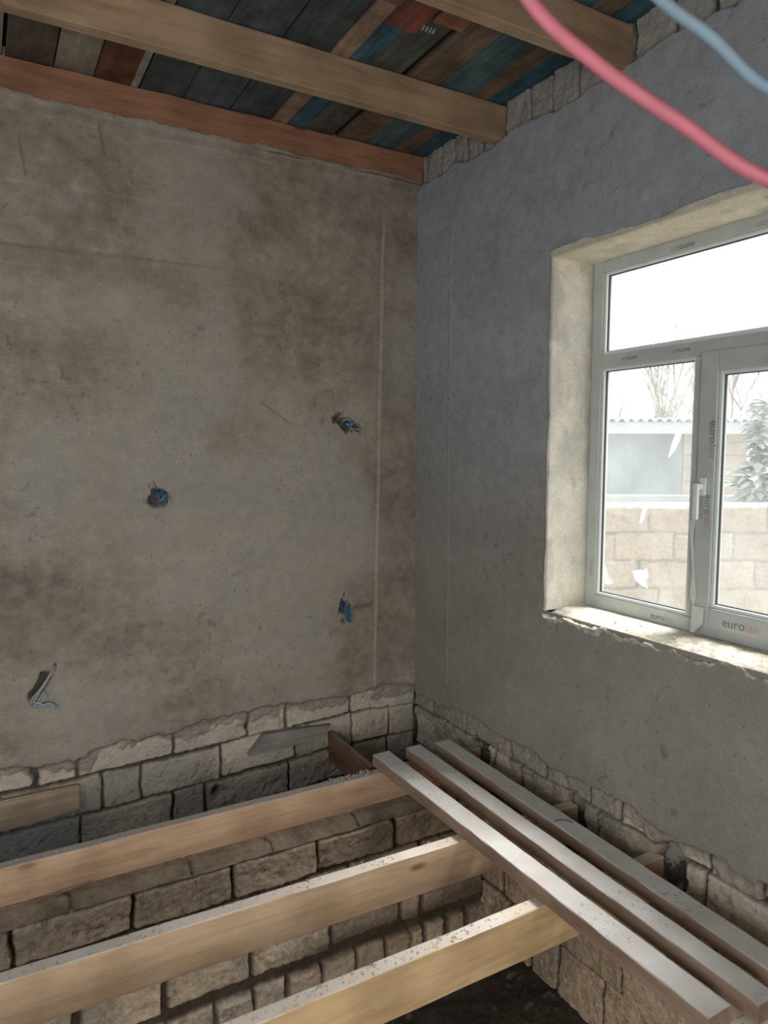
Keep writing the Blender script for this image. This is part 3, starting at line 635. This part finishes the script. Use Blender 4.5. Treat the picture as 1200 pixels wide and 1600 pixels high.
# printing on the protective film
def text(body, size, loc, mat, vertical=False, flip=False, name='printed_lettering'):
    cu = bpy.data.curves.new('t', 'FONT'); cu.body = body; cu.size = size; cu.extrude = 0.0003
    ob = bpy.data.objects.new('t', cu); COL.objects.link(ob)
    dg = bpy.context.evaluated_depsgraph_get(); me = bpy.data.meshes.new_from_object(ob.evaluated_get(dg))
    bpy.data.objects.remove(ob)
    o = bpy.data.objects.new(name, me); COL.objects.link(o); me.materials.clear(); me.materials.append(mat)
    # text x -> -y world, text y -> z, text normal -> -x
    B = Matrix(((0, 0, -1, 0), (-1, 0, 0, 0), (0, 1, 0, 0), (0, 0, 0, 1)))
    if vertical: B = B @ Matrix.Rotation(-math.pi / 2, 4, 'Z')
    if flip: B = B @ Matrix.Rotation(math.pi, 4, 'Z')
    wx = max(v_.co.x for v_ in me.vertices)
    me.transform(Matrix.Translation(loc) @ B); wpart('', o)
    return wx
def logo(y, z, size, x=FX - .0008, vertical=False, flip=False):
    w = text('euro', size, Vector((x, y, z)), M_ink, vertical, flip)
    g = w + size * .06; s = -1 if flip else 1
    text('lan', size, Vector((x, y - (0 if vertical else s * g), z - (g if vertical else 0))), M_inkr, vertical, flip)
logo(-1.475, -0.695, 0.036)
logo(-1.815, -0.655, 0.048, FX - .0168)
logo(MY - .038, 0.115, 0.046, FX - .0168, True)
logo(MY - .030, -0.165, 0.040, FX - .0168, True)
logo(-1.62, 0.800, 0.036, FX - .0008, flip=True); logo(-1.98, 0.802, 0.036, FX - .0008, flip=True)
logo(-1.36, 0.398, 0.028, FX - .0008, flip=True); logo(-1.62, 0.400, 0.028, FX - .0008, flip=True)
text('eurolan', 0.024, Vector((FX - .0008, MY + .024, -0.30)), M_ink, True)
text('eurolan', 0.024, Vector((FX - .0008, MY + .024, -0.02)), M_ink, True)
text('eurolan', 0.026, Vector((FX - .0008, MY + .026, -0.53)), M_inkr, True)
text('eurolan', 0.024, Vector((FX - .0008, YL - .030, -0.50)), M_inkr, True)
# white adhesive remnants stuck on the glass
def smear(y, z, pts):
    bm = bmesh.new(); x = FX + .0245
    f = [bm.verts.new((x, y - a, z + b)) for a, b in pts]; g_ = [bm.verts.new((x + .001, y - a, z + b)) for a, b in pts]
    n = len(pts); bm.faces.new(f); bm.faces.new(g_[::-1])
    for i in range(n): bm.faces.new((f[i], g_[i], g_[(i + 1) % n], f[(i + 1) % n]))
    bmesh.ops.recalc_face_normals(bm, faces=bm.faces)
    wpart('', meshobj('adhesive_smear', bm, M_smear))
smear(-1.38, -0.53, [(-.03, .01), (-.005, -.03), (.03, -.045), (.055, -.05), (.045, -.02), (.058, .0), (.045, .035), (.03, .02), (.01, .022)])
smear(-1.40, -0.25, [(-.02, -.06), (-.012, -.02), (.0, .01), (.022, .035), (.026, .01), (.012, .0), (.008, -.03), (-.004, -.055)])
smear(-1.19, -0.60, [(0, 0), (.03, .0), (.06, .01), (.03, .03), (.012, .07), (0, .09)])
smear(-1.545, 0.03, [(-.03, -.06), (-.015, 0), (.01, .06), (.03, .07), (.025, .02), (.0, -.03)])
smear(-1.36, 0.66, [(0, 0), (.006, .03), (.012, .06), (.016, .058), (.010, .025), (.006, 0)])

# ------------------------------------------------------------------ wires in the knocked-out pockets
def wires(name, centre, strands, label):
    e = tag(empty(name, centre), label, 'electrical wires', 'wire bundles left in the back wall')
    for nm, pts, r, mat in strands:
        bm = bmesh.new(); tube(bm, smooth_path([(a * 1.2, b, c * 1.2) for a, b, c in pts], 6), r, 8); o = meshobj(nm, bm, mat, e)
    return e
rw = random.Random(3)
def curl(n, rx, rz, out, ax=0.0):
    P = [(0, 0.03, 0.0)]
    for i in range(n):
        a = rw.uniform(0, 6.28); du = rx * math.cos(a) * rw.uniform(.4, 1); dz = rz * math.sin(a) * rw.uniform(.4, 1)
        P.append((du * math.cos(ax) - dz * math.sin(ax), -out * rw.uniform(.2, 1), du * math.sin(ax) + dz * math.cos(ax)))
    return P
B_, L_, G_ = 'blue_wire', 'pale_wire', 'grey_wire'
wires('wire_bundle', (-0.425, 0.0, 0.130), [(B_, curl(6, .038, .016, .02, -.6), .0045, M_wblue), (B_, curl(6, .034, .018, .022, -.6), .0045, M_wblue), (B_, curl(5, .03, .014, .025, -.5), .004, M_wlight), (G_, [(-.03, .02, .02), (-.02, -.01, .028), (0, -.012, .02), (.01, .01, .01)], .004, M_wgrey), (G_, [(.02, .02, -.01), (.045, -.01, -.018), (.058, -.012, -.04), (.06, -.006, -.062)], .003, M_wgrey)], 'tangle of blue wires in the wall hole nearest the corner at upper right')
wires('wire_bundle', (-1.435, 0.0, -0.228), [(B_, curl(6, .028, .026, .02, .5), .0045, M_wblue), (B_, curl(6, .026, .024, .022, .5), .0045, M_wblue), (L_, curl(5, .026, .022, .024, .5), .004, M_wlight), (G_, [(.0, .02, .02), (.022, -.012, .012), (.03, -.01, -.02), (.022, -.004, -.045)], .003, M_wgrey)], 'small knot of blue and pale wires in the middle left wall hole')
wires('wire_bundle', (-0.455, 0.0, -0.885), [(B_, [(0, .03, .04), (-.006, -.012, .03), (.002, -.02, -.01), (.010, -.022, -.04), (.018, -.018, -.05), (.014, -.012, -.01), (.004, -.008, .03)], .006, M_wblue), (B_, [(0, .03, .04), (.010, -.014, .02), (.018, -.02, -.02), (.006, -.024, -.045), (-.004, -.018, -.02), (0, -.01, .02)], .006, M_wblue), (L_, [(-.004, .02, .05), (-.004, -.012, .045), (.006, -.016, .035), (-.01, -.012, .01)], .003, M_wgrey)], 'dark blue wire loop hanging from the lowest hole near the corner')
wires('wire_bundle', (-1.985, 0.0, -1.080), [(G_, [(.055, .02, .085), (.045, -.012, .07), (.0, -.016, .0), (-.035, -.014, -.045), (-.02, -.02, -.05), (.015, -.02, .0)], .004, M_wgrey), (G_, [(.05, .02, .08), (.03, -.012, .05), (-.02, -.02, -.03), (.0, -.022, -.04), (.02, -.018, -.01)], .004, M_wgrey), (G_, [(.05, .02, .07), (.0, -.02, .01), (-.03, -.022, -.03), (.01, -.024, -.05)], .0035, M_wgrey), (L_, [(-.03, .0, -.05), (.0, -.02, -.055), (.025, -.026, -.048), (.04, -.026, -.055), (.05, -.022, -.072)], .0055, M_wlight)], 'grey wires with a pale blue tip in the slanted slot at the lower left')

# ------------------------------------------------------------------ hanging corrugated conduits close to the camera
def conduit(name, pts, r, mat, label, colour):
    bm = bmesh.new(); path = smooth_path(pts, 24)
    fine = []
    for a, b in zip(path[:-1], path[1:]):
        n = max(1, int((b - a).length / 0.0022))
        for k in range(n): fine.append(a.lerp(b, k / n))
    fine.append(path[-1])
    tube(bm, fine, lambda i: r * (1.0 if (i % 2) else 0.90), 12)
    return tag(meshobj(name, bm, mat), label, 'conduit')
conduit('corrugated_conduit', [(-1.72, -2.40, 1.60), (-1.62, -2.50, 1.10), (-1.55, -2.60, 0.78), (-1.486, -2.649, 0.632), (-1.407, -2.702, 0.543), (-1.305, -2.769, 0.458), (-1.203, -2.835, 0.380), (-1.05, -2.92, 0.345), (-0.6, -3.15, 0.42), (-0.01, -3.35, 0.75)], 0.0108, M_pink, 'pink corrugated conduit hanging across the top right of the view', 0)
conduit('corrugated_conduit', [(-1.50, -2.55, 1.60), (-1.42, -2.63, 1.0), (-1.375, -2.70, 0.72), (-1.326, -2.740, 0.634), (-1.265, -2.780, 0.579), (-1.198, -2.825, 0.508), (-1.08, -2.90, 0.45), (-0.6, -3.12, 0.55), (-0.01, -3.28, 0.85)], 0.0090, M_blue, 'blue corrugated conduit hanging in the top right corner above the pink one', 0)

# ------------------------------------------------------------------ outside, seen through the window
FW = Vector((0.4943, 0.8693, 0)); RT = Vector((0.8694, -0.4941, 0))
def at(px, py, d):   # place a thing standing out in the yard by bearing and distance
    return Vector((CAM.x, CAM.y, 0)) + FW * d + RT * ((px - 600) / 1112.2 * d) + Vector((0, 0, -(py - 704) / 1112.2 * d))
g = plain('yard_ground', (0.30, 0.28, 0.24), 0.9, 0.2, 3, 0.2)
struct(boxobj('ground', [((-40, -40, -2.9), (60, 60, -2.65))], g))
# tan limestone yard wall
M_yard = mineral('yard_stone', 12, 60, 0.5, pits=False, lo=0.88, hi=1.08)
u = axis((0.0, 5.0, 0.012)); v = axis((-2.62, -0.365, 0.012)); U, V = np.meshgrid(u, v)
rows = []
z = -0.37; k = 0
SH = [-0.9, -0.55]
while z > -2.7:
    z0 = z - 0.192
    off = [0.43, 0.20, 0.36, 0.10][k % 4] - 0.45
    rows.append((z0, z, [off + i * 0.405 for i in range(15)])); z = z0; k += 1
h, R, m = masonry(U, V, rows, 61, amp=0.014, jw=0.006)
c = np.array([0.54, 0.465, 0.385]) * (1 + 0.14 * (R - .5) + 0.08 * fbm(U, V, 5, 3, 62))[..., None]
c = mix(c, np.array([0.33, 0.30, 0.26]), 1 - m); c = mix(c, np.array([0.80, 0.80, 0.76]), sst(-0.395, -0.375, V + 0.008 * fbm(U, V, 16, 3, 64)))
O0 = Vector((CAM.x, CAM.y, 0)) + FW * 4.82 + RT * 0.62; YD = (RT + FW * 0.01).normalized(); YN = -FW
P = np.stack([O0.x + YD.x * U + YN.x * h, O0.y + YD.y * U + YN.y * h, V], -1)
top_ = P[-1:].copy(); top_ = top_ + np.array([FW.x, FW.y, 0]) * 0.2; bk = top_.copy(); bk[..., 2] = -2.62
P2 = np.concatenate([P, top_, bk], 0); c2 = np.concatenate([c, c[-1:], c[-1:]], 0)
tag(gridmesh('yard_wall', P2, c2, M_yard), 'low tan limestone block wall with pale mortar top outside the window', 'wall')
# neighbour's building with a corrugated roof
M_bwall = plain('blue_grey_render', (0.36, 0.40, 0.41), 0.9, 0.2, 1.6, 0.12)
M_fascia = plain('pale_fascia', (0.62, 0.66, 0.68), 0.7, 0.3, 4, 0.06)
M_roof = plain('corrugated_roof_sheet', (0.46, 0.48, 0.48), 0.7, 0.3, 6, 0.15)
M_quoin = plain('tan_side_stone', (0.50, 0.44, 0.38), 0.9, 0.2, 3, 0.1)
bo = at(740, 704, 10.2); Bm = Matrix(((RT.x, FW.x, 0, bo.x), (RT.y, FW.y, 0, bo.y), (0, 0, 1, 0), (0, 0, 0, 1)))
nb = tag(empty('neighbour_building', bo), 'pale blue grey outbuilding with corrugated roof behind the yard wall', 'building')
nb.matrix_world = Bm
def nbp(name, boxes, mat, bev=0): return boxobj(name, boxes, mat, nb, bev)
nbp('rendered_wall', [((0.2, 0, -2.65), (2.98, 3.4, 0.24))], M_bwall)
bm = bmesh.new(); zz = -0.62
kk = 0
while zz < 0.22:
    o_ = 0.02 * (kk % 2); addbox(bm, (2.985, -0.012 - o_ * .2, zz), (3.90, 3.4, zz + 0.175), 0, 0.012); zz += 0.187; kk += 1
addbox(bm, (2.985, 0.0, -2.65), (3.89, 3.4, 0.22))
meshobj('block_wall', bm, M_quoin, nb)
nbp('fascia', [((0.0, -0.30, 0.235), (4.1, -0.26, 0.40))], M_fascia, 0.004)
nbp('eave_soffit', [((0.0, -0.26, 0.24), (4.1, 0.0, 0.27))], M_fascia)
bm = bmesh.new(); nx = 240
r0 = []; r1 = []; r2 = []; r3 = []
for i in range(nx + 1):
    x = -0.05 + 4.2 * i / nx; w_ = 0.026 * math.sin(x / 0.13 * 2 * math.pi)
    r0.append(bm.verts.new((x, -0.36, 0.425 + w_))); r1.append(bm.verts.new((x, 3.6, 0.50 + w_)))
    r2.append(bm.verts.new((x, -0.36, 0.410 + w_))); r3.append(bm.verts.new((x, 3.6, 0.485 + w_)))
for i in range(nx):
    bm.faces.new((r0[i], r0[i + 1], r1[i + 1], r1[i])); bm.faces.new((r2[i + 1], r2[i], r3[i], r3[i + 1])); bm.faces.new((r0[i + 1], r0[i], r2[i], r2[i + 1]))
meshobj('corrugated_roof', bm, M_roof, nb, smooth=True)
# low grey lean-to wall in front of it
lw = boxobj('concrete_wall', [((0, 0, -2.65), (4.6, 0.12, -0.50))], plain('grey_concrete', (0.42, 0.46, 0.47), 0.9, 0.2, 3, 0.1), bev=0.01)
lo_ = at(780, 704, 8.0); lw.matrix_world = Matrix(((RT.x, FW.x, 0, lo_.x), (RT.y, FW.y, 0, lo_.y), (0, 0, 1, 0), (0, 0, 0, 1)))
tag(lw, 'smooth grey concrete wall between the limestone wall and the outbuilding', 'wall')
# trees
M_bark = plain('pale_bark', (0.36, 0.33, 0.30), 0.9, 0.2, 8, 0.2)
M_leaf = plain('hazy_evergreen', (0.42, 0.45, 0.42), 0.8, 0.2, 5, 0.3)  # green paled: the outdoor haze is put into the foliage colour
def bare_tree(base, height, spread, seed, label, nb_=9):
    rnd = random.Random(seed); e = tag(empty('bare_tree', base), label, 'tree', 'bare trees beyond the outbuilding')
    bm = bmesh.new()
    def grow(p_, d, L, r, lvl):
        n = 5; pts = [p_]; q = p_.copy(); dd = d.copy()
        for i in range(n):
            dd = (dd + Vector((rnd.uniform(-.16, .16), rnd.uniform(-.16, .16), rnd.uniform(-.04, .14)))).normalized(); q = q + dd * L / n; pts.append(q.copy())
        tube(bm, pts, lambda i: r * (1 - 0.75 * i / n) + .002, 5, cap=False)
        if lvl < 3:
            for k in range(nb_ if lvl == 0 else 5):
                t = rnd.randint(1, n); ax = Vector((rnd.uniform(-1, 1), rnd.uniform(-1, 1), rnd.uniform(.1, 1.0))).normalized()
                grow(pts[t], (dd * 0.7 + ax * spread).normalized(), L * rnd.uniform(.42, .62), r * 0.5, lvl + 1)
    grow(Vector((0, 0, 0)), Vector((0, 0, 1)), height, height * .018, 0)
    meshobj('branches', bm, M_bark, e); return e
b0 = at(1058, 704, 15); bare_tree((b0.x, b0.y, -2.65), 3.4, 0.8, 2, 'large leafless tree spreading above the corrugated roof', 12)
b1 = at(1150, 704, 16); bare_tree((b1.x, b1.y, -2.65), 3.1, 0.8, 5, 'smaller leafless tree seen through the right sash')
def evergreen(base, height, rad, seed, label, n=900):
    rnd = random.Random(seed); e = tag(empty('evergreen_tree', base), label, 'tree')
    bm = bmesh.new(); tube(bm, [(0, 0, 0), (0, 0, height * .9)], lambda i: .07 - .05 * i, 6); meshobj('trunk', bm, M_bark, e)
    bm = bmesh.new()
    for i in range(n):
        t = rnd.random() ** 1.3; z_ = height * (0.12 + 0.88 * t); rr = rad * (1 - t) ** 0.8 * (0.6 + 0.4 * math.sin(9 * t * 3.14)) * rnd.uniform(.3, 1) + .04
        a = rnd.uniform(0, 6.28); c_ = Vector((rr * math.cos(a), rr * math.sin(a), z_)); s = rnd.uniform(.07, .15)
        d = Vector((math.cos(a), math.sin(a), rnd.uniform(-.5, .4))).normalized(); q = d.cross(Vector((0, 0, 1))).normalized()
        vs = [bm.verts.new(c_ + d * s * 1.2), bm.verts.new(c_ + q * s * .45 + Vector((0, 0, .02))), bm.verts.new(c_ - d * s), bm.verts.new(c_ - q * s * .45 + Vector((0, 0, .02))), bm.verts.new(c_ + Vector((0, 0, .05)))]
        for k in range(4): bm.faces.new((vs[k], vs[(k + 1) % 4], vs[4]))
    meshobj('foliage', bm, M_leaf, e); return e
b2 = at(1185, 704, 7.2); evergreen((b2.x, b2.y, -2.65), 3.15, 0.62, 9, 'haze-paled green conifer behind the yard wall at the right sash')
b3 = at(1030, 704, 18.4); evergreen((b3.x, b3.y, -2.65), 3.75, 1.0, 12, 'dark evergreen just showing over the roof beneath the bare tree', 700)

# ------------------------------------------------------------------ mortar crumbs lying on the timbers and the sill
rc = random.Random(77); bm = bmesh.new()
def crumb(p_, sz):
    r_ = bmesh.ops.create_icosphere(bm, subdivisions=1, radius=sz)
    for v_ in r_['verts']: v_.co = Vector((v_.co.x * rc.uniform(.7, 1.4), v_.co.y * rc.uniform(.7, 1.4), v_.co.z * rc.uniform(.5, .9))) + Vector(p_) + Vector((0, 0, sz * .4))
for k in range(220):
    t = rc.random(); w_ = rc.choice([0, 0, 1, 2, 2, 2, 5, 5])
    if w_ == 0: p_ = (-2.4 + 1.9 * t, -0.553 + rc.uniform(-.02, .02), JT)
    elif w_ == 1: p_ = (-2.0 + 1.4 * t, -1.20 - 0.02 * t + rc.uniform(-.02, .02), JT)
    elif w_ == 2: p_ = (-1.75 + 1.1 * t, -1.705 + rc.uniform(-.022, .022), JT)
    elif w_ == 3: p_ = (-0.505 + rc.uniform(-.04, .04), -0.55 - 1.75 * t, JT + .059)
    elif w_ == 4: p_ = (-0.335 + rc.uniform(-.035, .03), -0.55 - 1.8 * t, JT + .059)
    else: p_ = (rc.uniform(0.02, 0.2), -1.15 - 1.0 * t, WZ0 + .004)
    crumb(p_, rc.choice([.0022, .003, .003, .0045]))
for k in range(60):   # heap of rubble on the first joist near the edge plank
    crumb((-0.80 + 0.20 * rc.random(), -0.548 + rc.uniform(-.02, .02), JT + rc.uniform(0, .008)), rc.uniform(.003, .008))
o = tag(meshobj('mortar_crumbs', bm, plain('mortar_crumb', (0.50, 0.46, 0.40), 0.95, 0.1, 60, 0.3)), 'grey mortar crumbs scattered over the joists and window sill', 'debris')
o['kind'] = 'stuff'
bm = bmesh.new(); tube(bm, smooth_path([(-2.02, -0.590, -1.700), (-1.98, -0.600, -1.697), (-1.90, -0.598, -1.692), (-1.86, -0.592, -1.690)], 6), lambda i: .0025, 5)
tag(meshobj('wood_splinter', bm, M_tanw), 'thin pale splinter of wood at the lower edge of the rear joist', 'splinter')
bm = bmesh.new(); tube(bm, smooth_path([(-0.20, -1.40, JT + .054), (-0.185, -1.42, JT + .064), (-0.165, -1.43, JT + .060), (-0.15, -1.45, JT + .055)], 6), .0018, 5)
tag(meshobj('wire_scrap', bm, M_gask), 'short bent scrap of dark wire on the board nearest the window wall', 'wire')
